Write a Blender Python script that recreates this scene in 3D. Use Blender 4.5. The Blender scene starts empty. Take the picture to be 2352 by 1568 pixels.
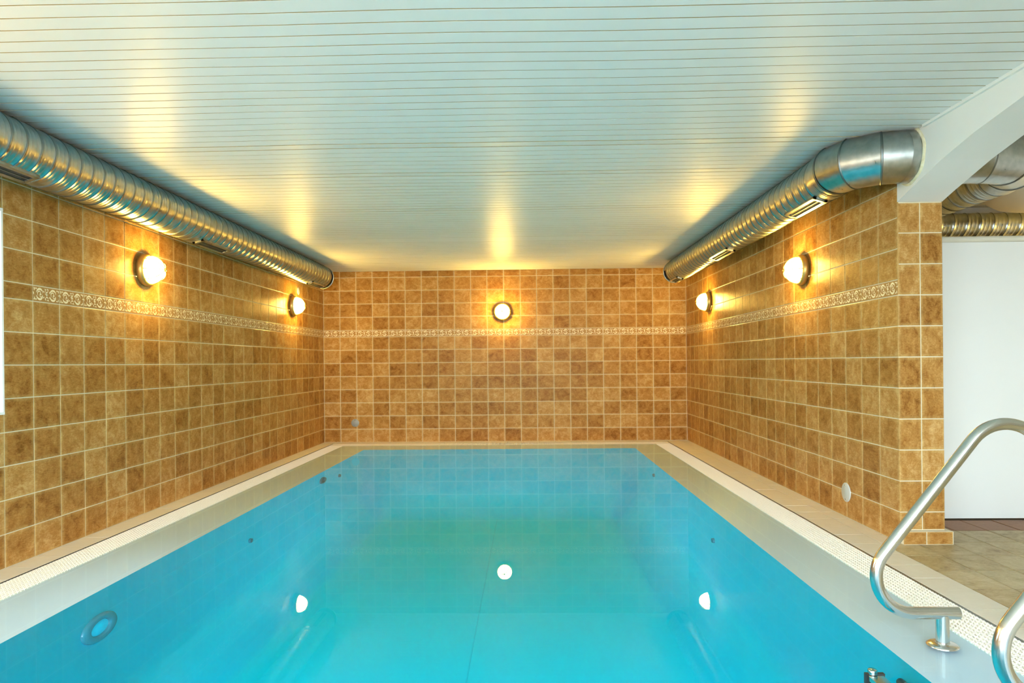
import bpy, math, random
import numpy as np
from mathutils import Matrix, Vector
random.seed(7)
SC = bpy.context.scene
COL = SC.collection
PI = math.pi
# ------------------------------------------------------------------ camera
F_PX, CAM, YAW, CYP, ROLL = 1604.6, Vector((3.092, -10.561, 1.186)), 0.0218, 832.96, -0.0092
R0 = Vector((math.cos(YAW), math.sin(YAW), 0)); F0 = Vector((-math.sin(YAW), math.cos(YAW), 0)); U0 = Vector((0, 0, 1))
RT = R0 * math.cos(ROLL) + U0 * math.sin(ROLL); UP = U0 * math.cos(ROLL) - R0 * math.sin(ROLL)
cd = bpy.data.cameras.new('camera'); cam = bpy.data.objects.new('camera', cd); COL.objects.link(cam)
cd.sensor_width = 36.0; cd.lens = F_PX / 2352 * 36; cd.shift_y = (CYP - 784) / 2352; cd.clip_start = 0.05
m = Matrix.Identity(4)
for i in range(3):
    m[i][0], m[i][1], m[i][2], m[i][3] = RT[i], UP[i], -F0[i], CAM[i]
cam.matrix_world = m
SC.camera = cam
def proj(P):
    d = Vector(P) - CAM; b = max(d.dot(F0), 0.05)
    return 1176 + F_PX * d.dot(RT) / b, CYP - F_PX * d.dot(UP) / b
# ------------------------------------------------------------------ world, daylight, exposure
SKY_STRENGTH, LAMP_STRENGTH = 24.0, 200.0
wd = bpy.data.worlds.new('overcast_sky'); SC.world = wd; wd.use_nodes = True
bg = wd.node_tree.nodes['Background']; bg.inputs[0].default_value = (0.84, 0.93, 1.06, 1); bg.inputs[1].default_value = SKY_STRENGTH
SC.view_settings.view_transform = 'Standard'; SC.view_settings.look = 'None'
SC.view_settings.exposure = 0.0; SC.view_settings.gamma = 1.0; SC.view_settings.use_curve_mapping = False
SC.cycles.max_bounces = 8; SC.cycles.diffuse_bounces = 6; SC.cycles.glossy_bounces = 3
SC.cycles.transparent_max_bounces = 6; SC.cycles.adaptive_threshold = 0.15; SC.cycles.sample_clamp_indirect = 6.0
SC.cycles.caustics_reflective = False; SC.cycles.caustics_refractive = False
def portal(name, loc, size_x, size_y, rot):
    l = bpy.data.lights.new(name, 'AREA'); l.shape = 'RECTANGLE'; l.size = size_x; l.size_y = size_y
    l.cycles.is_portal = True
    o = bpy.data.objects.new(name, l); COL.objects.link(o); o.location = loc; o.rotation_euler = rot
# room numbers
W = 5.4876; HC = 2.605; YN = -11.9; XR = 9.0; PX = 5.775; YP = -6.0
WIN_L = [(-7.25, -6.5), (-10.6, -9.5)]; WLZ = (0.92, 2.12)
WIN_N = [(0.25, 5.3), (6.95, 7.15)]; WNZ = (0.1, 2.5)
for a, b in WIN_L:
    portal('window_daylight', (-0.30, (a + b) / 2, sum(WLZ) / 2), b - a, WLZ[1] - WLZ[0], (PI / 2, 0, -PI / 2))
for a, b in WIN_N:
    portal('window_daylight', ((a + b) / 2, YN - 0.30, sum(WNZ) / 2), b - a, WNZ[1] - WNZ[0], (PI / 2, 0, 0))
# ------------------------------------------------------------------ materials
def mat(name, color, rough=0.5, metal=0.0, **kw):
    m = bpy.data.materials.new(name); m.use_nodes = True
    b = m.node_tree.nodes['Principled BSDF']
    b.inputs['Base Color'].default_value = (*color, 1); b.inputs['Roughness'].default_value = rough
    b.inputs['Metallic'].default_value = metal
    for k, v in kw.items(): b.inputs[k.replace('_', ' ')].default_value = v
    return m
class NT:
    def __init__(s, m): s.t = m.node_tree; s.n = s.t.nodes; s.b = s.n['Principled BSDF']
    def add(s, typ, **kw):
        n = s.n.new(typ)
        for k, v in kw.items():
            if hasattr(n, k): setattr(n, k, v)
            else: n.inputs[k.replace('_', ' ')].default_value = v
        return n
    def link(s, a, b): s.t.links.new(a, b)
    def math(s, op, a, b=None):
        n = s.n.new('ShaderNodeMath'); n.operation = op
        for i, v in enumerate((a, b)):
            if v is None: continue
            if isinstance(v, (int, float)): n.inputs[i].default_value = v
            else: s.link(v, n.inputs[i])
        return n.outputs[0]
    def ramp(s, fac, stops):
        n = s.n.new('ShaderNodeValToRGB'); s.link(fac, n.inputs[0]); e = n.color_ramp.elements
        while len(e) < len(stops): e.new(0.5)
        for i, (p, c) in enumerate(stops): e[i].position = p; e[i].color = (*c, 1)
        return n.outputs[0]
    def mix(s, fac, a, b, mode='MIX'):
        n = s.n.new('ShaderNodeMix'); n.data_type = 'RGBA'; n.blend_type = mode
        for i, v in ((0, fac), (6, a), (7, b)):
            if isinstance(v, (int, float)): n.inputs[i].default_value = v
            elif isinstance(v, tuple): n.inputs[i].default_value = (*v, 1)
            else: s.link(v, n.inputs[i])
        return n.outputs[2]
    def bump(s, h, strength=0.2, dist=0.002):
        n = s.n.new('ShaderNodeBump'); n.inputs['Strength'].default_value = strength; n.inputs['Distance'].default_value = dist
        s.link(h, n.inputs['Height']); s.link(n.outputs[0], s.b.inputs['Normal'])

def tile_material(name, stops, vein, edge, sx=0.25, sy=0.2, rough=0.28, edge_amt=0.6, vary=0.5, scale=8.0):
    m = mat(name, (0.5, 0.3, 0.15), rough, Specular_IOR_Level=0.04); t = NT(m)
    uv = t.add('ShaderNodeUVMap'); oi = t.add('ShaderNodeObjectInfo'); at = t.add('ShaderNodeAttribute', attribute_name='rnd')
    rnd = t.math('ADD', oi.outputs['Random'], at.outputs['Fac'])
    sc = t.add('ShaderNodeMapping'); t.link(uv.outputs[0], sc.inputs[0]); sc.inputs['Scale'].default_value = (sx, sy, 1)
    w = t.math('MULTIPLY', rnd, 173.0)
    n1 = t.add('ShaderNodeTexNoise', noise_dimensions='4D', Scale=scale * 1.35, Detail=6.0, Roughness=0.70, Distortion=0.6)
    t.link(sc.outputs[0], n1.inputs['Vector']); t.link(w, n1.inputs['W'])
    mp2 = t.add('ShaderNodeMapping'); t.link(sc.outputs[0], mp2.inputs[0]); mp2.inputs['Scale'].default_value = (1.0, 3.2, 1)
    n2 = t.add('ShaderNodeTexNoise', noise_dimensions='4D', Scale=32.0, Detail=5.0, Roughness=0.6, Distortion=1.2)
    t.link(mp2.outputs[0], n2.inputs['Vector']); t.link(w, n2.inputs['W'])
    wn = t.add('ShaderNodeTexWhiteNoise', noise_dimensions='1D'); t.link(w, wn.inputs['W'])
    v = t.math('MULTIPLY', t.math('SUBTRACT', wn.outputs['Value'], 0.5), vary)
    fac = t.math('ADD', t.math('ADD', t.math('MULTIPLY', n1.outputs['Fac'], 0.66), t.math('MULTIPLY', n2.outputs['Fac'], 0.34)), t.math('MULTIPLY', v, 0.3))
    col = t.ramp(fac, stops)
    ve = t.math('ABSOLUTE', t.math('SUBTRACT', n2.outputs['Fac'], 0.46))
    vf = t.math('MULTIPLY', t.math('SUBTRACT', 1.0, t.math('MINIMUM', t.math('MULTIPLY', ve, 70.0), 1.0)), 0.5)
    col = t.mix(vf, col, vein)
    sp = t.add('ShaderNodeSeparateXYZ'); t.link(uv.outputs[0], sp.inputs[0])
    ex = t.math('MINIMUM', sp.outputs[0], t.math('SUBTRACT', 1.0, sp.outputs[0]))
    ey = t.math('MINIMUM', sp.outputs[1], t.math('SUBTRACT', 1.0, sp.outputs[1]))
    ee = t.math('MINIMUM', ex, ey)
    ef = t.math('MULTIPLY', t.math('MAXIMUM', t.math('SUBTRACT', 1.0, t.math('MULTIPLY', ee, 9.0)), 0.0), t.math('MULTIPLY', n1.outputs['Fac'], edge_amt))
    col = t.mix(ef, col, edge)
    t.link(col, t.b.inputs['Base Color'])
    t.bump(n2.outputs['Fac'], 0.25, 0.0015)
    return m
M = {}
M['tile'] = tile_material('brown_glazed_tile', [(0.31, (0.185, 0.072, 0.013)), (0.43, (0.335, 0.153, 0.034)), (0.54, (0.44, 0.227, 0.061)), (0.70, (0.61, 0.385, 0.15))], (0.19, 0.085, 0.018), (0.62, 0.45, 0.18))
M['floor_tile'] = tile_material('olive_beige_floor_tile', [(0.3, (0.20, 0.135, 0.06)), (0.45, (0.42, 0.33, 0.17)), (0.6, (0.54, 0.45, 0.26)), (0.8, (0.62, 0.54, 0.36))], (0.30, 0.22, 0.11), (0.25, 0.17, 0.08), 0.225, 0.31, 0.32, 0.4, 0.4, 6.0)
M['brown_floor'] = tile_material('dark_brown_floor_tile', [(0.3, (0.20, 0.085, 0.03)), (0.5, (0.27, 0.12, 0.045)), (0.75, (0.32, 0.15, 0.06))], (0.09, 0.04, 0.015), (0.08, 0.04, 0.02), 0.225, 0.31, 0.3, 0.3, 0.3, 6.0)
M['coping'] = tile_material('beige_coping_tile', [(0.3, (0.66, 0.61, 0.49)), (0.7, (0.72, 0.68, 0.57))], (0.66, 0.60, 0.48), (0.64, 0.58, 0.46), 0.2, 0.24, 0.35, 0.2, 0.25)
M['grout'] = mat('cream_grout', (0.72, 0.66, 0.47), 0.85)
M['dark_grout'] = mat('dark_brown_grout', (0.07, 0.045, 0.022), 0.9)
M['coping_grout'] = mat('brown_coping_grout', (0.30, 0.21, 0.11), 0.9)
M['ornament'] = mat('cream_ornament', (0.86, 0.74, 0.48), 0.5)
M['border'] = tile_material('border_tile_glaze', [(0.3, (0.36, 0.18, 0.05)), (0.7, (0.47, 0.255, 0.08))], (0.34, 0.17, 0.06), (0.50, 0.32, 0.13), 0.25, 0.1)
def noisy(name, c1, c2, rough, scale, metal=0.0, bump=0.0, bscale=None, bdist=0.002, rvar=0.0, **kw):
    m = mat(name, c1, rough, metal, **kw); t = NT(m)
    g = t.add('ShaderNodeNewGeometry')
    n = t.add('ShaderNodeTexNoise', Scale=scale, Detail=4.0); t.link(g.outputs['Position'], n.inputs['Vector'])
    t.link(t.ramp(n.outputs['Fac'], [(0.3, c1), (0.7, c2)]), t.b.inputs['Base Color'])
    if rvar:
        t.link(t.math('ADD', t.math('MULTIPLY', n.outputs['Fac'], rvar), rough - rvar / 2), t.b.inputs['Roughness'])
    if bump:
        n2 = t.add('ShaderNodeTexNoise', Scale=bscale or scale, Detail=2.0); t.link(g.outputs['Position'], n2.inputs['Vector'])
        t.bump(n2.outputs['Fac'], bump, bdist)
    return m
M['slat'] = noisy('white_lacquered_ceiling_slat', (0.81, 0.82, 0.79), (0.83, 0.84, 0.81), 0.40, 3.0, bump=0.12, bscale=160, bdist=0.0006, Specular_IOR_Level=0.07)
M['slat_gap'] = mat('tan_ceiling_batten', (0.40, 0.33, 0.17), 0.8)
M['plaster'] = noisy('white_plaster', (0.80, 0.80, 0.76), (0.84, 0.84, 0.80), 0.75, 2.0, bump=0.1, bscale=60)
M['white_panel'] = noisy('white_partition_laminate', (0.80, 0.82, 0.78), (0.82, 0.84, 0.80), 0.35, 1.2)
M['rail_white'] = mat('white_painted_rail', (0.72, 0.70, 0.58), 0.35)
M['duct'] = noisy('galvanised_steel', (0.38, 0.41, 0.39), (0.52, 0.54, 0.51), 0.30, 22.0, metal=1.0, rvar=0.12)
M['duct_seam'] = mat('steel_seam', (0.22, 0.24, 0.23), 0.4, 1.0)
M['foam'] = noisy('cream_foam_sealant', (0.62, 0.56, 0.34), (0.74, 0.70, 0.50), 0.9, 40, bump=0.6, bscale=70, bdist=0.006)
M['steel'] = mat('brushed_stainless_steel', (0.66, 0.67, 0.64), 0.20, 1.0)
M['dark'] = mat('dark_slot', (0.015, 0.014, 0.012), 0.7)
M['brass'] = mat('brass_lamp_ring', (0.55, 0.36, 0.10), 0.38, 0.75)
M['wire'] = mat('brass_cage_wire', (0.45, 0.32, 0.10), 0.4, 0.8)
M['globe'] = bpy.data.materials.new('lit_lamp_globe'); M['globe'].use_nodes = True
t = M['globe'].node_tree; t.nodes.clear()
e = t.nodes.new('ShaderNodeEmission'); e.inputs[0].default_value = (1.0, 0.62, 0.115, 1); e.inputs[1].default_value = LAMP_STRENGTH
o = t.nodes.new('ShaderNodeOutputMaterial'); t.links.new(e.outputs[0], o.inputs[0])
M['grey_cover'] = mat('grey_plastic_cover', (0.30, 0.31, 0.29), 0.45)
M['white_plastic'] = mat('white_plastic', (0.82, 0.80, 0.72), 0.45)
M['grate'] = mat('white_plastic_grate', (0.86, 0.83, 0.72), 0.45)
M['rim'] = mat('white_pool_rim_liner', (0.62, 0.67, 0.75), 0.4)
M['liner'] = noisy('cyan_pool_liner', (0.001, 0.59, 0.83), (0.002, 0.62, 0.86), 0.6, 0.8, Specular_IOR_Level=0.05)
M['seam'] = mat('liner_weld_seam', (0.002, 0.53, 0.78), 0.6, Specular_IOR_Level=0.05)
M['fitting'] = mat('blue_grey_pool_fitting', (0.02, 0.24, 0.33), 0.25)
M['fitting_dark'] = mat('dark_blue_fitting_recess', (0.005, 0.09, 0.14), 0.4)
M['black'] = mat('black_rubber', (0.02, 0.02, 0.022), 0.5)
M['bowl'] = mat('cream_unlit_lamp_bowl', (0.70, 0.62, 0.46), 0.4)
M['concrete'] = mat('grey_slab', (0.45, 0.43, 0.38), 0.8)
M['frame'] = mat('white_window_frame', (0.85, 0.85, 0.83), 0.4)
M['glass'] = bpy.data.materials.new('window_glass'); M['glass'].use_nodes = True
def fresnel_sheet(m, tint, ior, power=5.0):
    t = m.node_tree; t.nodes.clear(); N = t.nodes.new
    tr = N('ShaderNodeBsdfTransparent'); tr.inputs[0].default_value = (*tint, 1)
    gl = N('ShaderNodeBsdfGlossy'); gl.inputs['Roughness'].default_value = 0.0; gl.inputs[0].default_value = (1, 1, 1, 1)
    # Schlick reflectance, the same from above and from below
    ge = N('ShaderNodeNewGeometry'); dt = N('ShaderNodeVectorMath'); dt.operation = 'DOT_PRODUCT'
    t.links.new(ge.outputs['Normal'], dt.inputs[0]); t.links.new(ge.outputs['Incoming'], dt.inputs[1])
    def mt(op, a, b=0.0):
        n = N('ShaderNodeMath'); n.operation = op
        for i, v in enumerate((a, b)):
            if isinstance(v, (int, float)): n.inputs[i].default_value = v
            else: t.links.new(v, n.inputs[i])
        return n
    f0 = ((ior - 1) / (ior + 1)) ** 2
    fr = mt('ADD', mt('MULTIPLY', mt('POWER', mt('SUBTRACT', 1.0, mt('ABSOLUTE', dt.outputs['Value']).outputs[0]).outputs[0], power).outputs[0], 1 - f0).outputs[0], f0)
    mx = N('ShaderNodeMixShader'); out = N('ShaderNodeOutputMaterial')
    t.links.new(fr.outputs[0], mx.inputs[0]); t.links.new(tr.outputs[0], mx.inputs[1]); t.links.new(gl.outputs[0], mx.inputs[2]); t.links.new(mx.outputs[0], out.inputs[0])
fresnel_sheet(M['glass'], (0.95, 0.98, 0.97), 1.45)
M['water'] = bpy.data.materials.new('clear_pool_water'); M['water'].use_nodes = True
fresnel_sheet(M['water'], (0.86, 0.985, 1.0), 1.333, 8.2)
# ------------------------------------------------------------------ mesh helpers
class MB:
    def __init__(s): s.v = []; s.f = []; s.smooth = []; s.mi = []
    def poly(s, pts, faces, smooth=False, mi=0):
        o = len(s.v); s.v += [tuple(p) for p in pts]
        for f in faces: s.f.append(tuple(i + o for i in f)); s.smooth.append(smooth); s.mi.append(mi)
        return s
    def box(s, x0, x1, y0, y1, z0, z1):
        p = [(x, y, z) for x in (x0, x1) for y in (y0, y1) for z in (z0, z1)]
        return s.poly(p, [(0, 1, 3, 2), (4, 6, 7, 5), (0, 4, 5, 1), (2, 3, 7, 6), (0, 2, 6, 4), (1, 5, 7, 3)])
    def tube(s, path, r, n=16, caps=True, smooth=True):
        P = [Vector(p) for p in path]; rr = r if isinstance(r, (list, tuple)) else [r] * len(P)
        T = [(P[min(i + 1, len(P) - 1)] - P[max(i - 1, 0)]).normalized() for i in range(len(P))]
        a = Vector((0, 0, 1)) if abs(T[0].z) < 0.9 else Vector((1, 0, 0))
        nrm = (a - T[0] * a.dot(T[0])).normalized(); pts = []
        for i, p in enumerate(P):
            nrm = (nrm - T[i] * nrm.dot(T[i])).normalized(); b = T[i].cross(nrm)
            for k in range(n):
                c, q = math.cos(2 * PI * k / n), math.sin(2 * PI * k / n); pts.append(p + (nrm * c + b * q) * rr[i])
        fs = [(i * n + k, i * n + (k + 1) % n, (i + 1) * n + (k + 1) % n, (i + 1) * n + k) for i in range(len(P) - 1) for k in range(n)]
        s.poly(pts, fs, smooth)
        if caps:
            L = (len(P) - 1) * n
            s.poly(pts[:n], [tuple(range(n - 1, -1, -1))]); s.poly(pts[L:], [tuple(range(n))])
        return s
    def lathe(s, prof, n=32, mx=None, smooth=True):
        pts = [(r * math.cos(2 * PI * k / n), r * math.sin(2 * PI * k / n), z) for r, z in prof for k in range(n)]
        if mx is not None: pts = [mx @ Vector(p) for p in pts]
        fs = [(i * n + k, i * n + (k + 1) % n, (i + 1) * n + (k + 1) % n, (i + 1) * n + k) for i in range(len(prof) - 1) for k in range(n)]
        return s.poly(pts, fs, smooth)
    def mesh(s, name, *mats):
        me = bpy.data.meshes.new(name); me.from_pydata(s.v, [], s.f)
        for m in mats: me.materials.append(m)
        me.polygons.foreach_set('use_smooth', s.smooth); me.polygons.foreach_set('material_index', s.mi); me.update()
        return me
def link(name, me, parent=None, mw=None):
    o = bpy.data.objects.new(name, me); COL.objects.link(o)
    if mw is not None: o.matrix_world = mw
    if parent is not None:
        o.parent = parent
        if parent.name in INV: o.matrix_parent_inverse = INV[parent.name]
    return o
INV = {}
def tag(o, label=None, cat=None, group=None, kind=None):
    for k, v in (('label', label), ('category', cat), ('group', group), ('kind', kind)):
        if v: o[k] = v
    return o
def empty(name, loc, label, cat, group=None, kind=None):
    o = bpy.data.objects.new(name, None); COL.objects.link(o); o.location = loc; o.empty_display_size = 0.1
    INV[o.name] = Matrix.Translation(Vector(loc)).inverted()
    return tag(o, label, cat, group, kind)
def struct(name, mb, m, label, cat='structure'):
    return tag(link(name, mb.mesh(name, m)), label, cat, kind='structure')
TCACHE = {}
def tile_mesh(w, h, m, th=0.008, ch=0.0025, tag_=''):
    k = (round(w, 4), round(h, 4), m.name, th)
    if k in TCACHE: return TCACHE[k]
    me = MB().poly(*tile_geo(w, h, th, ch)).mesh('tile_%dx%d' % (w * 1000, h * 1000), m)
    uvl = me.uv_layers.new(name='UVMap')
    for l in me.loops:
        v = me.vertices[l.vertex_index].co; uvl.data[l.index].uv = (v.x / w + 0.5, v.y / h + 0.5)
    TCACHE[k] = me; return me
def tile_geo(w, h, th, ch):
    a, b = w / 2, h / 2
    pts = []
    for (i, z) in ((0, -th), (0, -ch * 0.6), (ch, 0)):
        pts += [(-a + i, -b + i, z), (a - i, -b + i, z), (a - i, b - i, z), (-a + i, b - i, z)]
    fs = [(8, 9, 10, 11)]
    for r in (0, 4):
        for k in range(4): fs.append((r + k, r + (k + 1) % 4, r + 4 + (k + 1) % 4, r + 4 + k))
    return pts, fs
def frame_mx(c, u, v):
    u, v = Vector(u), Vector(v); n = u.cross(v); mx = Matrix.Identity(4)
    for i in range(3): mx[i][0], mx[i][1], mx[i][2], mx[i][3] = u[i], v[i], n[i], c[i]
    return mx
def scr_area(c, u, v, w, h):
    q = [proj(Vector(c) + Vector(u) * (w / 2 * a) + Vector(v) * (h / 2 * b)) for a, b in ((-1, -1), (1, -1), (1, 1), (-1, 1))]
    q = [(min(max(x, 0), 2352), min(max(y, 0), 1568)) for x, y in q]
    return abs(sum(q[i][0] * q[(i + 1) % 4][1] - q[(i + 1) % 4][0] * q[i][1] for i in range(4))) / 2
def lay(parent, items, m, name='tile', limit=300, th=0.008, ch=0.0025, minpx=4):
    """items: (centre, u, v, w, h). The largest ones in view are single objects, the rest one joined part."""
    it = sorted(items, key=lambda q: -scr_area(*q)); single, rest = [], []
    for q in it:
        (single if len(single) < limit and scr_area(*q) > minpx else rest).append(q)
    for c, u, v, w, h in single:
        jit = Matrix.Translation((0, 0, random.uniform(-0.0006, 0.0006))) @ Matrix.Rotation(random.uniform(-.0025, .0025), 4, 'X') @ Matrix.Rotation(random.uniform(-.0025, .0025), 4, 'Y')
        link(name, tile_mesh(w, h, m, th, ch), parent, frame_mx(c, u, v) @ jit)
    if rest:
        mb = MB(); rv = []; uvs = []
        for c, u, v, w, h in rest:
            p, f = tile_geo(w, h, th, ch); mx = frame_mx(c, u, v)
            mb.poly([mx @ Vector(a) for a in p], f); rv += [random.random()] * len(p); uvs += [(a[0] / w + .5, a[1] / h + .5) for a in p]
        me = mb.mesh(name + '_field', m); at = me.attributes.new('rnd', 'FLOAT', 'POINT'); at.data.foreach_set('value', rv)
        ul = me.uv_layers.new(name='UVMap')
        for l in me.loops: ul.data[l.index].uv = uvs[l.vertex_index]
        tag(link(name + '_field', me, parent), kind='stuff')
# ------------------------------------------------------------------ setting: walls
G = 0.0055   # joint width
ROWS = [(0.2 * k, 0.2 * (k + 1)) for k in range(8)] + [(1.7 + 0.2 * k, 1.9 + 0.2 * k) for k in range(4)] + [(2.5, HC)]
X, Y, Z = Vector((1, 0, 0)), Vector((0, 1, 0)), Vector((0, 0, 1))
T0 = 0.003   # grout sits this far behind the glaze
def ornament_mesh():
    w, h = 0.25 - G, 0.10 - G
    mb = MB().poly(*tile_geo(w, h, 0.008, 0.002))
    def ribbon(cx, cy, r, a0, a1, wd, spiral=0.0, n=9):
        pts = []
        for i in range(n + 1):
            s = i / n; a = a0 + (a1 - a0) * s; rr = r * (1 - spiral * s); hw = wd * (0.25 + math.sin(PI * min(1, s * 1.1))) * 0.5
            for q in (rr - hw, rr + hw): pts.append((cx + q * math.cos(a), cy + q * math.sin(a), 0.0007))
        mb.poly(pts, [(2 * i, 2 * i + 1, 2 * i + 3, 2 * i + 2) if a1 > a0 else (2 * i, 2 * i + 2, 2 * i + 3, 2 * i + 1) for i in range(n)], mi=1)
    def leaf(cx, cy, a, L, wd):
        c, s = math.cos(a), math.sin(a)
        p = [(0, 0), (L * .45, wd), (L, 0), (L * .45, -wd)]
        mb.poly([(cx + x * c - y * s, cy + x * s + y * c, 0.0007) for x, y in p], [(0, 3, 2, 1)], mi=1)
    for k, cx in enumerate((-0.062, 0.062)):
        sg = 1 if k == 0 else -1
        ribbon(cx, 0.003, 0.034, PI * 0.95, PI * 0.05, 0.011, 0.25)
        ribbon(cx, -0.003, 0.034, PI * 1.05, PI * 1.95, 0.011, 0.25)
        ribbon(cx - 0.006, 0.004, 0.019, PI * 1.3, -PI * 0.2, 0.006, 0.45)
        ribbon(cx + 0.010, -0.006, 0.015, PI * 0.9, PI * 2.2, 0.005, 0.4)
        for q in range(5): leaf(cx + 0.004, 0.0, q * 2 * PI / 5 + 0.4 * k, 0.010, 0.003)
        for (dx, dy, a) in ((0.046, 0.028, 0.5), (-0.046, -0.03, 3.6), (0.044, -0.026, 5.6), (-0.046, 0.03, 2.5), (0.052, 0.0, 0.9), (-0.054, 0.0, 2.4)):
            leaf(cx + dx, dy, a, 0.017, 0.0045); leaf(cx + dx, dy, a + 1.2, 0.012, 0.003)
    for sy in (-1, 1):
        ribbon(0.0, sy * 0.030, 0.016, PI * (0.1 if sy < 0 else 1.1), PI * (0.9 if sy < 0 else 1.9), 0.006, 0.2)
        for sx in (-1, 1):
            leaf(sx * 0.108, sy * 0.034, PI if sx > 0 else 0.0, 0.02, 0.005)
            leaf(sx * 0.022, sy * 0.012, sx * sy * 0.8 + (PI if sx < 0 else 0), 0.018, 0.0045)
    for a in range(5): leaf(0, 0, a * 2 * PI / 5, 0.012, 0.0035)
    for sx in (-1, 1):
        leaf(sx * 0.113, 0.018, PI / 2 if sx > 0 else 1.8, 0.02, 0.004); leaf(sx * 0.113, -0.018, -PI / 2, 0.02, 0.004)
    me = mb.mesh('border_tile', M['border'], M['ornament'])
    ul = me.uv_layers.new(name='UVMap')
    for l in me.loops:
        v = me.vertices[l.vertex_index].co; ul.data[l.index].uv = (v.x / w + .5, v.y / h + .5)
    return me
ORN = ornament_mesh()
# left wall
mb = MB(); a0, b0 = WLZ
mb.box(-0.28, -T0, WIN_L[0][1], 0.28, -0.4, HC + 0.3)
mb.box(-0.28, -T0, YN - 0.28, WIN_L[0][1], -0.4, a0); mb.box(-0.28, -T0, YN - 0.28, WIN_L[0][1], b0, HC + 0.3)
mb.box(-0.28, -T0, WIN_L[1][1], WIN_L[0][0], a0, b0); mb.box(-0.28, -T0, YN - 0.28, WIN_L[1][0], a0, b0)
wl = struct('wall_left', mb, M['grout'], 'long left wall clad in brown tiles with an ornamental border', 'wall')
items = []
for k in range(50):
    y1, y0 = -0.25 * k, -0.25 * (k + 1)
    for z0, z1 in ROWS + ([(1.6, 1.7)] if k > 24 else []):
        zz0, zz1 = z0, z1
        inw = any(y0 > wa - 0.01 and y1 < wb + 0.01 for wa, wb in WIN_L)
        if inw:
            if z1 > a0 and z0 < b0:
                if z0 < a0 - 0.02: zz1 = a0
                elif z1 > b0 + 0.02: zz0 = b0
                else: continue
        items.append(((0, (y0 + y1) / 2, (zz0 + zz1) / 2), -Y, Z, 0.25 - G, zz1 - zz0 - G))
    if k == 25 or k > 24: continue
    link('border_tile', ORN, wl, frame_mx((0, (y0 + y1) / 2, 1.65), -Y, Z))
# the u axis is -Y seen from the room so that u x v points into the room
items = [((c), Vector((0, 1, 0)), Z, w, h) for c, u, v, w, h in items]
lay(wl, items, M['tile'])
for o in wl.children:
    if o.name.startswith('border_tile'):
        o.matrix_world = frame_mx(o.matrix_world.translation, (0, 1, 0), (0, 0, 1))
# back wall
wb = struct('wall_back', MB().box(-0.28, W + 0.3, T0, 0.28, -0.4, HC + 0.3), M['grout'], 'far end wall clad in brown tiles with the single middle lamp', 'wall')
pw = W / 22; items = []
for k in range(22):
    for z0, z1 in ROWS: items.append((((k + .5) * pw, 0, (z0 + z1) / 2), X, Z, pw - G, z1 - z0 - G))
    link('border_tile', ORN, wb, frame_mx(((k + .5) * pw, 0, 1.65), X, Z))
lay(wb, items, M['tile'])
# right wall with the pillar end
wr = struct('wall_right', MB().box(W + T0, PX - T0, YP + 0.02, 0.28, -0.4, HC + 0.3), M['grout'], 'right wall of brown tiles ending at the pillar', 'wall')
items = []
for k in range(24):
    yc = -0.25 * (k + .5)
    for z0, z1 in ROWS: items.append(((W, yc, (z0 + z1) / 2), -Y, Z, 0.25 - G, z1 - z0 - G))
    link('border_tile', ORN, wr, frame_mx((W, yc, 1.65), -Y, Z))
lay(wr, items, M['tile'])
pil = struct('pillar', MB().box(W + T0, PX - T0, YP + T0, YP + 0.02, -0.05, 2.2), M['grout'], 'tiled pillar face at the front end of the right wall', 'pillar')
hw = (PX - W) / 2; items = []
PR = [(0.2 * k, 0.2 * k + 0.2) for k in range(8)]
PR[0] = (0.085, 0.2)
for z0, z1 in PR + [(1.6, 1.8), (1.8, 2.0), (2.0, 2.195)]:
    for i in range(2): items.append(((W + hw * (i + .5), YP, (z0 + z1) / 2), X, Z, hw - G, z1 - z0 - G))
for x0, x1 in ((W + 0.0, W + 0.145), (W + 0.145, PX + 0.025)):
    items.append((((x0 + x1) / 2, YP - 0.045, 0.042), X, Z, x1 - x0 - G, 0.084 - G))
items.append(((PX + 0.03, YP + 0.1, 0.042), Y, Z, 0.28, 0.084 - G))
for k in range(11): items.append(((PX, YP + 0.125, PR[k][0] / 2 + PR[k][1] / 2 if k < 8 else 1.7 + 0.2 * (k - 8)), Y, Z, 0.25 - G, (PR[k][1] - PR[k][0] if k < 8 else 0.2) - G))
lay(pil, items, M['tile'])
link('plinth', MB().box(W + T0, PX + 0.027, YP - 0.042, YP + 0.1, 0, 0.083).mesh('plinth', M['grout']), pil)
# remaining shell (side room and the wall behind the viewpoint)
struct('wall_side_back', MB().box(PX, XR + 0.28, -3.95, -3.7, -0.4, HC + 0.3), M['plaster'], 'plain far wall of the side room behind the cross duct', 'wall')
struct('wall_side_right', MB().box(XR, XR + 0.28, YN - 0.28, -3.7, -0.4, HC + 0.3), M['plaster'], 'plain outer wall of the side room', 'wall')
mb = MB(); a1, b1 = WNZ
mb.box(-0.28, XR + 0.28, YN - 0.28, YN, -0.4, a1); mb.box(-0.28, XR + 0.28, YN - 0.28, YN, b1, HC + 0.3)
xs = [-0.28] + [q for w_ in WIN_N for q in w_] + [XR + 0.28]
for i in range(0, len(xs), 2): mb.box(xs[i], xs[i + 1], YN - 0.28, YN, a1, b1)
struct('wall_front', mb, M['plaster'], 'window wall behind the viewpoint', 'wall')
mb = MB(); mb.box(-40, -0.35, -40, 20, -0.7, -0.5); mb.box(-0.35, 40, -40, YN - 0.35, -0.7, -0.5)  # unseen ground, added to block sky light rising through the windows onto the ceiling
struct('ground', mb, noisy('paving', (0.26, 0.26, 0.25), (0.34, 0.33, 0.31), 0.9, 1.5), 'grey paving added unseen outside the windows to cut light from below', 'ground')
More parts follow.
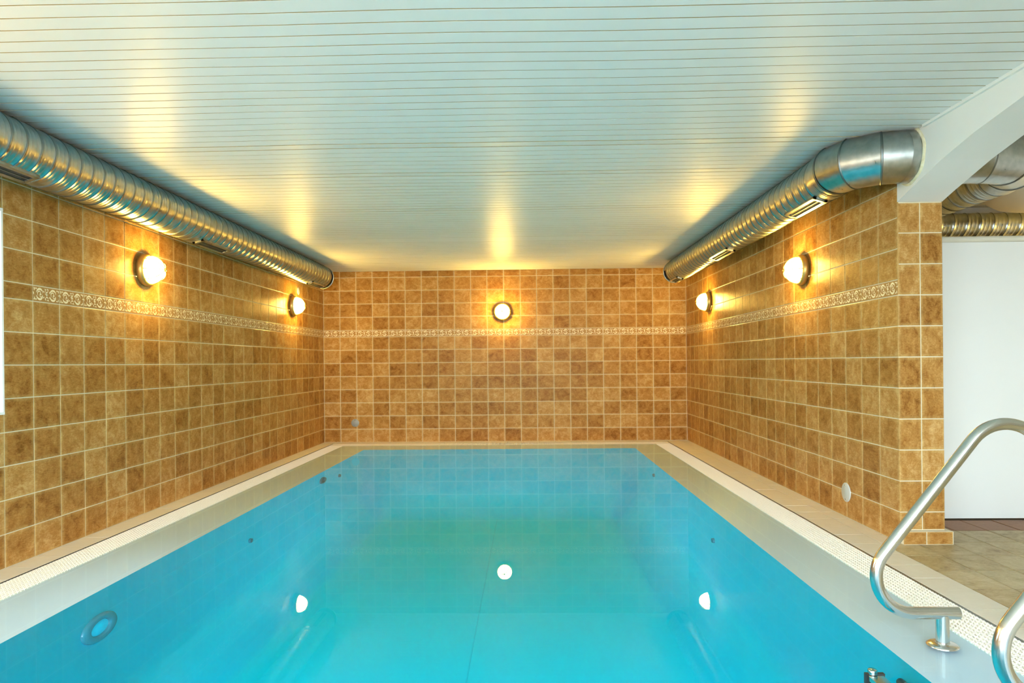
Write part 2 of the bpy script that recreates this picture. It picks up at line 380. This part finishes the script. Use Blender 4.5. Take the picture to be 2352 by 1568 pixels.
# windows
def window(i, along, lo, hi, z0, z1, fixed):
    def bx(mb, p0, p1, d0, d1, q0, q1):
        return mb.box(d0, d1, p0, p1, q0, q1) if along == 'y' else mb.box(p0, p1, d0, d1, q0, q1)
    f = MB(); t_ = 0.06; d0, d1 = fixed - 0.25, fixed - 0.19
    bx(f, lo, hi, d0, d1, z0, z0 + t_); bx(f, lo, hi, d0, d1, z1 - t_, z1); n = max(2, round((hi - lo) / 1.2))
    for k in range(n + 1):
        p = lo + (hi - lo - t_) * k / n; bx(f, p, p + t_, d0, d1, z0 + t_, z1 - t_)
    w = struct('window_%d' % i, f, M['frame'], ('white framed window at the left picture edge' if i == 1 else 'white framed window number %d' % i), 'window')
    link('pane', bx(MB(), lo + .01, hi - .01, fixed - 0.223, fixed - 0.219, z0 + .01, z1 - .01).mesh('pane', M['glass']), w)
    if along == 'y':
        r = MB()
        r.box(-0.19, 0.004, lo, hi, z0 - 0.012, z0 + 0.004); r.box(-0.19, 0.002, hi - 0.014, hi + 0.001, z0, z1); r.box(-0.19, 0.002, lo - 0.001, lo + 0.014, z0, z1); r.box(-0.19, 0.004, lo, hi, z1 - 0.014, z1 + 0.006)
        link('reveal', r.mesh('reveal', M['frame']), w)
for i, (lo, hi) in enumerate(WIN_L): window(i + 1, 'y', lo, hi, *WLZ, 0.0)
for i, (lo, hi) in enumerate(WIN_N): window(i + 3, 'x', lo, hi, *WNZ, YN)
# ------------------------------------------------------------------ ceiling
cl = struct('ceiling', MB().box(-0.28, XR + 0.28, YN - 0.28, 0.28, HC + 0.004, HC + 0.3), M['slat_gap'], 'flat ceiling of narrow white slats running across the pool', 'ceiling')
PITCH = 0.0985; Y_J = -6.706
TILT = {-6.161: 2.6, -5.379: 2.2, -4.225: 1.3, -3.454: -0.2, -2.637: -1.6}
def slat(parent, x0, x1, ya, yb, tilt=0.0, name='slat', wave=True):
    mb = MB(); n = 36; pts = []; g = 0.0031; ph = ya * 0.9
    dz = math.tan(math.radians(tilt)) * (yb - ya) / 2
    for i in range(n + 1):
        x = x0 + (x1 - x0) * i / n
        wv = (0.006 * math.sin(x * 2.1 + ph) + 0.003 * math.sin(x * 4.3 - 1.7 * ph)) * (1 if wave else 0)
        sag = -0.0012 * (1 + math.sin(x * 1.3 + ya * 1.9)) if wave else 0
        lo, hi = ya + g + wv, yb - g + wv; zb = HC - 0.012 + sag
        lowz, higz = zb - dz, zb + dz
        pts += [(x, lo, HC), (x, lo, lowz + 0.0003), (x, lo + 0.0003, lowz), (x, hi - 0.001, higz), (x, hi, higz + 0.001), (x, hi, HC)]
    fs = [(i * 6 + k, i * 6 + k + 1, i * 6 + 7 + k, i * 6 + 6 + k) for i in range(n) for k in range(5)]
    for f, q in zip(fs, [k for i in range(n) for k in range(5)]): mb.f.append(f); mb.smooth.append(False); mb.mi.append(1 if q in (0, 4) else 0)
    mb.v = pts
    return link(name, mb.mesh(name, M['slat'], M['slat_gap']), parent)
k0 = int(math.ceil((0 - Y_J) / PITCH)); kk = k0; y = Y_J + k0 * PITCH
while y > YN:
    y0 = y - PITCH; y1 = min(y, 0.0)
    tl = random.uniform(-0.35, 0.35)
    for q, a in TILT.items():
        if abs((y0 + 0.0) - q) < PITCH / 2: tl = a
    if y1 - y0 > 0.02: slat(cl, 0.002, W - 0.004, max(y0, YN), y1, tl)
    y = y0
y = -3.95
while y > -7.4:
    slat(cl, PX, XR, y - PITCH, y, random.uniform(-0.3, 0.3), wave=False); y -= PITCH
link('plain_soffit', MB().box(PX, XR, YN, y, HC - 0.012, HC).mesh('plain_soffit', M['slat']), cl)
# beam with curved soffit over the opening
prof = [(-6.0, 2.2), (-6.12, 2.236), (-6.25, 2.271), (-6.48, 2.333), (-6.77, 2.392), (-7.15, 2.445), (-7.6, 2.485), (-8.2, 2.50), (YN, 2.50)]
mb = MB(); pts = []
for yy, zz in prof: pts += [(W, yy, zz), (PX, yy, zz), (PX, yy, HC), (W, yy, HC)]
n = len(prof)
mb.poly(pts, [(i * 4 + k, i * 4 + (k + 1) % 4, i * 4 + 4 + (k + 1) % 4, i * 4 + 4 + k) for i in range(n - 1) for k in range(4)] + [(3, 2, 1, 0), tuple((n - 1) * 4 + k for k in range(4))])
struct('beam', mb, M['plaster'], 'white plaster beam with curved underside rising from the pillar', 'beam')
mb = MB(); mb.box(W - 0.018, W, YN, -6.32, HC - 0.03, HC - 0.006)
struct('trim_1', mb, M['plaster'], 'thin white edge strip between slat ceiling and beam', 'trim')
# ------------------------------------------------------------------ floor, coping, pool
XG0, XG1 = 0.195, 0.40; XRG0, XRG1 = 4.935, 5.15; YG0, YG1 = -0.44, -0.195; PXL, PXR, PYB, PYN = 0.76, 4.60, -0.70, -9.6
fl = struct('floor', MB().box(5.37, XR, YN, -3.7, -0.3, -0.004).box(-0.0, 5.37, YN, PYN - 0.6, -0.3, -0.004), M['dark_grout'], 'olive beige tiled floor of the side room', 'floor')
items, brown = [], []
for i in range(17):
    x0, x1 = 5.36 + 0.2245 * i, 5.36 + 0.2245 * (i + 1); x0 = max(x0, 5.372); x1 = min(x1, XR)
    for j in range(-1, 23):
        y1, y0 = -5.67 - 0.31 * j, -5.67 - 0.31 * (j + 1)
        if y0 < YN: y0 = YN
        if j == -1 and x1 < 5.9: continue
        it = (((x0 + x1) / 2, (y0 + y1) / 2, 0), X, Y, x1 - x0 - 0.005, y1 - y0 - 0.005)
        (brown if j == -1 else items).append(it)
lay(fl, items, M['floor_tile'], name='floor_tile', ch=0.0015, limit=290)
lay(fl, brown, M['brown_floor'], name='floor_tile', ch=0.0015)
link('deck_field', MB().box(0, 5.37, YN, PYN - 0.6, -0.004, 0).mesh('deck_field', M['floor_tile']), fl)
cp = struct('pool_surround', MB().box(0, 0.165, PYN - 0.6, 0, -0.3, -0.004).box(0.165, 5.18, -0.165, 0, -0.3, -0.004).box(5.18, W, YP, 0, -0.3, -0.004).box(5.18, 5.37, PYN - 0.6, YP, -0.3, -0.004).box(0.165, 5.18, PYN - 0.6, PYN - 0.36, -0.3, -0.004), M['coping_grout'], 'narrow beige tiled ledge around the pool', 'ledge')
items = []
for k in range(42):
    y1, y0 = -0.007 - 0.24 * k, -0.007 - 0.24 * (k + 1)
    items.append(((5.27, (y0 + y1) / 2, 0), X, Y, 0.2 - 0.004, 0.24 - 0.004))
    items.append(((0.0875, (y0 + y1) / 2, 0), X, Y, 0.175 - 0.002, 0.24 - 0.004))
    if y0 > YP - 0.2: items.append((((5.37 + W) / 2, (max(y0, YP) + y1) / 2, 0), X, Y, W - 5.37 - 0.004, y1 - max(y0, YP) - 0.004))
for k in range(21):
    x0 = 0.178 + 0.2375 * k; items.append(((x0 + 0.119, -0.088, 0), X, Y, 0.2375 - 0.004, 0.172))
lay(cp, items, M['coping'], name='coping_tile', ch=0.0006, minpx=-1)
link('ledge_edging', MB().box(0.165, 0.176, PYN - 0.5, -0.17, -0.05, -0.002).box(5.149, 5.17, PYN - 0.5, -0.17, -0.05, -0.003).box(0.17, 5.17, -0.19, -0.176, -0.05, -0.003).mesh('ledge_edging', M['duct_seam']), cp)
# basin: rim, curved liner walls, bottom
def ring_mesh(rings):
    mb = MB(); pts = []
    for (l, r, b, n_, z) in rings: pts += [(l, n_, z), (r, n_, z), (r, b, z), (l, b, z)]
    fs = [(i * 4 + k, i * 4 + (k + 1) % 4, i * 4 + 4 + (k + 1) % 4, i * 4 + 4 + k) for i in range(len(rings) - 1) for k in range(4)]
    return mb, pts, fs
rg = [(XG0 - 0.03, XRG1 + 0.03, YG1 + 0.03, PYN - 0.4, -0.06), (XG1 - 0.012, XRG0 + 0.012, YG0 + 0.012, PYN - 0.29, -0.06), (XG1 - 0.006, XRG0 + 0.006, YG0 + 0.006, PYN - 0.285, -0.006), (XG1, XRG0, YG0, PYN - 0.28, -0.004), (PXL, PXR, PYB, PYN, -0.03)]
mb, pts, fs = ring_mesh(rg); mb.poly(pts, fs)
pool = struct('pool_basin', mb, M['rim'], 'cyan lined swimming pool basin with a white rim', 'pool')
D, FR = 0.95, 0.35; rl = [(PXL, PXR, PYB, PYN, -0.03), (PXL, PXR, PYB, PYN, -D + FR)]
for q in range(1, 9):
    a = PI / 2 * q / 8; o_ = FR * (1 - math.cos(a)); z = -D + FR - FR * math.sin(a)
    rl.append((PXL + o_, PXR - o_, PYB - o_, PYN + o_, z))
mb, pts, fs = ring_mesh(rl); mb.poly(pts, fs, True); L = (len(rl) - 1) * 4; mb.poly(pts[L:], [(0, 1, 2, 3)])
link('liner', mb.mesh('liner', M['liner']), pool)
link('liner_seam', MB().box(2.657, 2.666, PYN + FR, PYB - FR, -D - 0.005, -D + 0.003).mesh('liner_seam', M['seam']), pool)
link('basin_shell', MB().box(0.0, W - 0.1, PYN - 0.6, 0.0, -1.35, -1.30).mesh('basin_shell', M['concrete']), pool)
wt = MB(); nx = 2
wt.poly([(XG1 - 0.004, PYN - 0.28, 0), (XRG0 + 0.004, PYN - 0.28, 0), (XRG0 + 0.004, YG0 + 0.004, 0), (XG1 - 0.004, YG0 + 0.004, 0)], [(0, 1, 2, 3)])
tag(link('pool_water', wt.mesh('pool_water', M['water'])), 'still clear blue water filling the pool to the rim', 'water', kind='stuff')
# overflow grates
def grate(name, x0, x1, y0, y1, along, label, pitch):
    o = empty(name, ((x0 + x1) / 2, (y0 + y1) / 2, 0), label, 'grate', 'white overflow grates round the pool')
    mb = MB(); z0, z1 = -0.012, 0.002; n = 9
    L, S = (y1 - y0, x1 - x0) if along == 'y' else (x1 - x0, y1 - y0)
    k = 0; p = 0.0
    while p < L - pitch * 0.6:
        for j in range(n):
            s0 = S * (j + (0.12 if k % 2 else 0.0)) / n; s1 = s0 + S / n * 0.80
            s1 = min(s1, S)
            a, b = (x0 + s0, y0 + p) if along == 'y' else (x0 + p, y0 + s0)
            c, d = (x0 + s1, y0 + p + pitch * 0.66) if along == 'y' else (x0 + p + pitch * 0.66, y0 + s1)
            i_ = 0.0015
            mb.poly([(a, b, z0), (c, b, z0), (c, d, z0), (a, d, z0), (a + i_, b + i_, z1), (c - i_, b + i_, z1), (c - i_, d - i_, z1), (a + i_, d - i_, z1)],
                    [(4, 5, 6, 7), (0, 1, 5, 4), (1, 2, 6, 5), (2, 3, 7, 6), (3, 0, 4, 7)])
        p += pitch; k += 1
    tag(link('grate_bars', mb.mesh('grate_bars', M['grate']), o), kind='stuff')
    mb = MB()
    for j in range(5):
        s = S * (j + 0.5) / 5
        if along == 'y': mb.box(x0 + s - 0.004, x0 + s + 0.004, y0, y1, -0.022, -0.010)
        else: mb.box(x0, x1, y0 + s - 0.004, y0 + s + 0.004, -0.022, -0.010)
    link('carrier_rods', mb.mesh('carrier_rods', M['grate']), o)
grate('overflow_grate', XG0, XG1, -8.6, YG0, 'y', 'white slotted overflow grate along the left tiled wall', 0.0125)
grate('overflow_grate', XRG0, XRG1, -9.0, YG0, 'y', 'white slotted overflow grate along the right side under the handrails', 0.0125)
grate('overflow_grate', XG0, XRG1, YG0, YG1, 'x', 'white slotted overflow grate along the far end wall', 0.02)
# pool fittings
def disc_mx(c, n, up=Z): 
    n = Vector(n).normalized(); u = Vector(up).cross(n).normalized(); v = n.cross(u); return frame_mx(c, u, v)
def fitting(name, c, nrm, rx, rz, label, ring=True):
    o = empty(name, c, label, 'pool fitting', 'fittings in the pool wall')
    mx = disc_mx(c, nrm) @ Matrix.Diagonal((rx, rz, 1, 1))
    link('flange', MB().lathe([(1.0, -0.004), (1.0, 0.008), (0.92, 0.018), (0.62, 0.020), (0.55, 0.014), (0.52, 0.002)], 36, mx).mesh('flange', M['fitting']), o)
    link('face', MB().lathe([(0.53, 0.004), (0.30, 0.012), (0.0001, 0.014)], 36, mx).mesh('face', M['liner'] if ring else M['fitting_dark']), o)
fitting('pool_light', (PXL, -6.83, -0.225), X, 0.155, 0.072, 'large round light fitting low in the left pool wall')
fitting('inlet_nozzle', (PXL, -4.774, -0.278), X, 0.03, 0.018, 'small nozzle midway along the left pool wall', False)
fitting('inlet_nozzle', (PXL, -2.70, -0.125), X, 0.11, 0.035, 'oval fitting near the far end of the left pool wall', False)
fitting('inlet_nozzle', (PXR, -4.835, -0.276), -X, 0.03, 0.018, 'small nozzle midway along the right pool wall', False)
fitting('inlet_nozzle', (PXL, -2.0, -0.184), X, 0.04, 0.018, 'tiny nozzle at the far end of the left pool wall', False)
fitting('inlet_nozzle', (PXR, -2.17, -0.174), -X, 0.04, 0.018, 'tiny nozzle at the far end of the right pool wall', False)
# ------------------------------------------------------------------ wall lamps
def make_lamp(c, nrm, label):
    o = empty('wall_lamp', c, label, 'wall lamp', 'round caged wall lamps')
    mx = disc_mx(c, nrm)
    link('backing_ring', MB().lathe([(0.122, 0.0), (0.131, 0.004), (0.132, 0.028), (0.128, 0.046), (0.120, 0.055), (0.106, 0.057), (0.103, 0.040)], 48, mx).mesh('backing_ring', M['brass']), o)
    g = [(0.103, 0.044)] + [(0.106 * math.cos(a), 0.052 + 0.112 * math.sin(a)) for a in [PI / 2 * i / 14 for i in range(15)]]
    g[-1] = (0.0005, g[-1][1])
    link('globe', MB().lathe(g, 40, mx).mesh('globe', M['globe']), o)
    for k in range(8):
        a0 = k * PI / 4 + PI / 8 * 0
        path = [mx @ Vector((0.114 * math.cos(t_) * math.cos(a0), 0.114 * math.cos(t_) * math.sin(a0), 0.052 + 0.120 * math.sin(t_))) for t_ in [PI / 2 * i / 12 for i in range(13)]]
        link('cage_wire', MB().tube(path, 0.0034, 6).mesh('cage_wire', M['wire']), o)
    link('knob', MB().lathe([(0.0095, 0.165), (0.0105, 0.173), (0.008, 0.181), (0.0045, 0.187), (0.0001, 0.189)], 14, mx).mesh('knob', M['brass']), o)
make_lamp((0, -4.975, 1.963), X, 'lit round wall lamp on the left wall, nearer one')
make_lamp((0, -1.416, 1.963), X, 'lit round wall lamp on the left wall near the far corner')
make_lamp((2.724, 0, 1.958), -Y, 'lit round wall lamp in the middle of the far wall')
make_lamp((W, -1.337, 1.963), -X, 'lit round wall lamp on the right wall near the far corner')
make_lamp((W, -4.471, 1.963), -X, 'lit round wall lamp on the right wall, nearer the pillar')
make_lamp((0, -8.54, 1.963), X, 'lit round wall lamp between the two left windows')
make_lamp((XR, -4.75, 1.963), -X, 'lit round wall lamp in the side room behind the partition')
# ------------------------------------------------------------------ wall cover plates
def cover(c, nrm, r, label, m, screws=True, rz=None):
    o = empty('cover_plate', c, label, 'cover plate')
    mx = disc_mx(c, nrm) @ Matrix.Diagonal((1, (rz or r) / r, 1, 1))
    link('disc', MB().lathe([(r, -0.002), (r, 0.004), (r * 0.94, 0.007), (0.0005, 0.0075)], 32, mx).mesh('disc', m), o)
    if screws:
        for s in (-1, 1):
            link('screw', MB().lathe([(0.006, 0.007), (0.006, 0.0095), (0.0001, 0.010)], 10, mx @ Matrix.Translation((0, s * r * 0.72, 0))).mesh('screw', M['steel']), o)
cover((0.471, 0, 0.295), -Y, 0.06, 'round dark grey cover plate low on the far wall', M['grey_cover'])
cover((W, -5.243, 0.188), -X, 0.072, 'round grey cover plate low on the right wall', mat('light_grey_cover', (0.52, 0.55, 0.51), 0.4))
cover((0, -1.165, 2.185), X, 0.05, 'small plain white disc above the far left lamp', M['white_plastic'], False)
# ------------------------------------------------------------------ ducts
def helix(start, direction, length, r, pitch=0.117, sub=9, nt=48):
    """spiral-seamed pipe: raised lock seam and two fine ribs for each pitch"""
    offs = [(0.0, 0.0), (0.0025, 0.0045), (0.0060, 0.0045), (0.0085, 0.0), (0.0375, 0.0), (0.040, 0.0009), (0.0425, 0.0), (0.0745, 0.0), (0.077, 0.0009), (0.0795, 0.0)]
    sub = len(offs); n = int(length / pitch) * sub; pts = []
    fd = Vector(direction).normalized(); mx = disc_mx(start, fd, Z if abs(fd.z) < 0.9 else X)
    for i in range(n + 1):
        q, h = offs[i % sub]
        for k in range(nt):
            a = 2 * PI * k / nt; z = min(max((i // sub) * pitch + q - pitch * k / nt, 0.0), length); rr = r + h
            pts.append(mx @ Vector((rr * math.cos(a), rr * math.sin(a), z)))
    fs, sm = [], []
    for i in range(n):
        for k in range(nt - 1): fs.append((i * nt + k, i * nt + k + 1, (i + 1) * nt + k + 1, (i + 1) * nt + k)); sm.append(1 if i % sub in (0, 2) else 0)
    for i in range(n - sub):
        a, b = (i + sub) * nt + nt - 1, (i + sub + 1) * nt + nt - 1
        fs.append((a, i * nt, (i + 1) * nt, b)); sm.append(1 if i % sub in (0, 2) else 0)
    mb = MB().poly(pts, fs, True); mb.mi = sm
    return mb
def cap(c, n_, r):
    return MB().lathe([(r * 0.985, -0.03), (r + 0.002, -0.03), (r + 0.002, 0.0), (r * 0.97, 0.004), (0.001, 0.004)], 48, disc_mx(c, n_))
def vent(parent, axis_x, axis_z, r, y0, y1, ang):
    """grille let into the duct underside; ang from straight down"""
    d = Vector((math.sin(ang), 0, -math.cos(ang))); c = Vector((axis_x, (y0 + y1) / 2, axis_z)) + d * (r + 0.005)
    u = Vector((0, 1, 0)); v = d.cross(u); L = y1 - y0; h = 0.10
    mx = frame_mx(c, u, v); f = MB()
    for (a, b, q, s) in ((-L / 2, L / 2, -h / 2, -h / 2 + 0.022), (-L / 2, L / 2, h / 2 - 0.022, h / 2), (-L / 2, -L / 2 + 0.03, -h / 2, h / 2), (L / 2 - 0.03, L / 2, -h / 2, h / 2)):
        f.box(a, b, q, s, -0.014, 0.006)
    f.v = [tuple(mx @ Vector(p)) for p in f.v]
    g = link('vent_grille', f.mesh('vent_grille', M['duct']), parent)
    k = MB().box(-L / 2 + 0.02, L / 2 - 0.02, -h / 2 + 0.015, h / 2 - 0.015, -0.014, 0.0005); k.v = [tuple(mx @ Vector(p)) for p in k.v]
    link('slot', k.mesh('slot', M['dark']), g)
    b = MB().box(-L / 2 + 0.02, L / 2 - 0.02, -0.003, 0.003, -0.002, 0.0045); b.v = [tuple(mx @ Vector(p)) for p in b.v]
    link('grille_bar', b.mesh('grille_bar', M['duct_seam']), g)
LX, LZ, LR = 0.20, 2.418, 0.160
d = empty('ventilation_duct', (LX, -0.72, LZ), 'long spiral steel air duct under the ceiling along the left wall', 'duct', 'round steel air ducts')
link('pipe', helix((LX, YN + 0.02, LZ), Y, -0.72 - YN, LR).mesh('pipe', M['duct'], M['duct_seam']), d)
link('end_cap', cap((LX, -0.70, LZ), Y, LR).mesh('end_cap', M['duct']), d)
for y0, y1 in ((-7.05, -6.60), (-4.57, -4.0), (-1.45, -0.88)): vent(d, LX, LZ, LR, y0, y1, 0.32)
RX, RZ, RR = 5.16, 2.438, 0.156
d = empty('ventilation_duct', (RX, -0.74, RZ), 'spiral steel air duct along the right wall with an elbow into the beam', 'duct', 'round steel air ducts')
link('pipe', helix((RX, -5.84, RZ), Y, 5.10, RR).mesh('pipe', M['duct'], M['duct_seam']), d)
link('end_cap', cap((RX, -0.742, RZ), Y, RR).mesh('end_cap', M['duct']), d)
for y0, y1 in ((-5.72, -5.18), (-3.60, -2.95), (-1.30, -0.86)): vent(d, RX, RZ, RR, y0, y1, -0.30)
def elbow(parent, cx, cy, cz, R, r, a_list, sx, sy, mat_=None):
    """gored bend: rings on planes through (cx, cy); angle 0 lies on the side sx*X, 90 degrees on sy*Y"""
    def ring(a, rr, n=40):
        c, s = math.cos(a), math.sin(a); rad = Vector((sx * c, sy * s, 0)); P = Vector((cx, cy, cz)) + rad * R
        return [P + rad * (rr * math.cos(2 * PI * k / n)) + Z * (rr * math.sin(2 * PI * k / n)) for k in range(n)]
    n = 40
    for i in range(len(a_list) - 1):
        A, B = ring(a_list[i], r), ring(a_list[i + 1], r)
        link('elbow_segment', MB().poly(A + B, [(k, (k + 1) % n, n + (k + 1) % n, n + k) for k in range(n)], True).mesh('elbow_segment', mat_ or M['duct']), parent)
    for a in a_list[:-1]:
        A, B, C_ = ring(a - 0.018, r), ring(a, r + 0.006), ring(a + 0.018, r)
        link('seam', MB().poly(A + B + C_, [(q * n + k, q * n + (k + 1) % n, q * n + n + (k + 1) % n, q * n + n + k) for q in range(2) for k in range(n)], True).mesh('seam', M['duct_seam']), parent)
EY = -6.155; ER = W - RX - 0.06
elbow(d, RX + ER, EY + ER, RZ + 0.008, ER, RR + 0.006, [0.0, math.radians(32), math.radians(66), PI / 2], -1, -1)
link('collar', MB().tube([(RX, EY + ER - 0.01, RZ + 0.005), (RX, EY + ER + 0.13, RZ + 0.002)], RR + 0.006, 40, False).mesh('collar', M['duct']), d)
link('sleeve', MB().tube([(RX + ER - 0.005, EY, RZ + 0.008), (W + 0.02, EY, RZ + 0.008)], RR + 0.008, 40, False).mesh('sleeve', M['duct']), d)
fm = []
for i in range(41):
    a = 2 * PI * i / 40; q = RR + 0.010 + 0.003 * math.sin(7 * a); fm.append((W - 0.004, EY + q * math.cos(a), min(RZ + 0.008 + q * math.sin(a), HC - 0.016)))
link('foam_seal', MB().tube(fm, 0.011, 8, False).mesh('foam_seal', M['foam']), d)
# side room ducts
SX, SZ = 6.28, 2.44
d = empty('ventilation_duct', (SX, -5.6, SZ), 'steel duct bending behind the white beam in the side room', 'duct', 'round steel air ducts')
SR = 0.155; er = 0.36
link('sleeve', MB().tube([(PX - 0.02, EY, SZ), (SX - er + 0.005, EY, SZ)], SR + 0.008, 40, False).mesh('sleeve', M['duct']), d)
elbow(d, SX - er, EY + er, SZ, er, SR + 0.006, [-PI / 2 + 1e-4, -math.radians(58), -math.radians(26), 0.0], 1, 1)
link('pipe', helix((SX, EY + er, SZ), Y, 1.35, SR).mesh('pipe', M['duct'], M['duct_seam']), d)
d = empty('ventilation_duct', (7.2, -4.16, 2.37), 'dim spiral duct running crosswise above the white partition', 'duct', 'round steel air ducts')
link('pipe', helix((PX + 0.02, -4.14, 2.385), X, 3.1, 0.115).mesh('pipe', M['duct'], M['duct_seam']), d)
# ------------------------------------------------------------------ side room things
d = empty('partition_panel', (6.9, -5.31, 0), 'tall white partition panel beyond the tiled pillar', 'partition')
link('panel', MB().box(5.95, 8.3, -5.325, -5.295, 0.006, 2.045).mesh('panel', M['white_panel']), d)
link('top_rail', MB().tube([(5.93, -5.315, 2.068), (8.3, -5.315, 2.068)], 0.023, 16).mesh('top_rail', M['rail_white']), d)
d = empty('ceiling_lamp', (7.2, -4.80, HC), 'unlit cream bowl lamp on the side room ceiling', 'ceiling lamp')
mx = disc_mx((7.2, -4.80, HC - 0.012), (0, 0, -1), Y)
link('bowl', MB().lathe([(0.36, 0.03), (0.35, 0.07), (0.31, 0.12), (0.24, 0.17), (0.14, 0.2), (0.0005, 0.21)], 48, mx).mesh('bowl', M['bowl']), d)
link('mount_ring', MB().lathe([(0.34, 0.0), (0.365, 0.0), (0.37, 0.03), (0.355, 0.04)], 48, mx).mesh('mount_ring', M['rail_white']), d)
# ------------------------------------------------------------------ handrails and ladder
def fillet(pts, rads):
    P = [Vector(p) for p in pts]; out = [P[0]]
    for i in range(1, len(P) - 1):
        a = (P[i - 1] - P[i]).normalized(); b = (P[i + 1] - P[i]).normalized(); R = rads[i - 1]
        half = a.angle(b) / 2; t_ = R / math.tan(half); c = P[i] + (a + b).normalized() * (R / math.sin(half))
        s, e = P[i] + a * t_ - c, P[i] + b * t_ - c; ang = s.angle(e); ax = s.cross(e).normalized(); n = 18
        for k in range(n + 1): out.append(c + Matrix.Rotation(ang * k / n, 3, ax) @ s)
    out.append(P[-1]); return out
def handrail(y, label):
    o = empty('handrail', (4.80, y, 0), label, 'handrail', 'stainless pool handrails')
    xs_, slope = 4.581, 1.272
    pts = [(4.866, y, 0.135), (xs_ - 0.27 / slope, y, 0.135), (5.232, y, 0.405 + (5.232 - xs_) * slope), (5.232, y, 0.012)]
    link('tube', MB().tube(fillet(pts, [0.153, 0.168]), 0.0248, 24).mesh('tube', M['steel']), o)
    link('end_plug', MB().lathe([(0.0225, 0.0), (0.0225, 0.003), (0.0001, 0.0035)], 20, disc_mx((4.866, y, 0.135), X)).mesh('end_plug', M['grate']), o)
    link('post', MB().tube([(4.80, y, -0.02), (4.80, y, 0.128)], 0.0255, 24).mesh('post', M['steel']), o)
    for x, z in ((4.80, 0.0), (5.232, 0.0)):
        link('flange', MB().lathe([(0.061, 0.0), (0.061, 0.004), (0.052, 0.010), (0.030, 0.014), (0.027, 0.014)], 32, Matrix.Translation((x, y, z))).mesh('flange', M['steel']), o)
handrail(-7.632, 'stainless steel handrail standing complete in front of the tiled pillar')
handrail(-8.395, 'stainless steel handrail cut off by the lower right picture corner')
d = empty('pool_ladder', (4.52, -7.9, -0.1), 'ladder tread under water below the handrails', 'ladder')
def xf(mb, mx):
    mb.v = [tuple(mx @ Vector(p)) for p in mb.v]; return mb
link('tread', MB().box(4.475, 4.535, -8.32, -7.665, -0.125, -0.106).mesh('tread', M['steel']), d)
link('end_bracket', MB().box(4.468, 4.545, -7.668, -7.650, -0.145, -0.102).mesh('end_bracket', M['black']), d)
link('end_bracket', MB().box(4.468, 4.545, -8.35, -8.32, -0.145, -0.104).mesh('end_bracket', M['black']), d)
link('knob', MB().lathe([(0.019, -0.104), (0.019, -0.088), (0.0165, -0.085), (0.0001, -0.084)], 20, Matrix.Translation((4.498, -7.66, 0))).mesh('knob', M['steel']), d)
link('wall_clamp', MB().tube([(4.59, -7.70, -0.12), (4.578, -7.76, -0.115), (4.572, -7.86, -0.12)], [0.016, 0.02, 0.018], 14).mesh('wall_clamp', M['black']), d)
link('clamp_screw', MB().lathe([(0.010, 0.0), (0.010, 0.006), (0.0001, 0.009)], 14, Matrix.Translation((4.576, -7.775, -0.097))).mesh('clamp_screw', M['steel']), d)
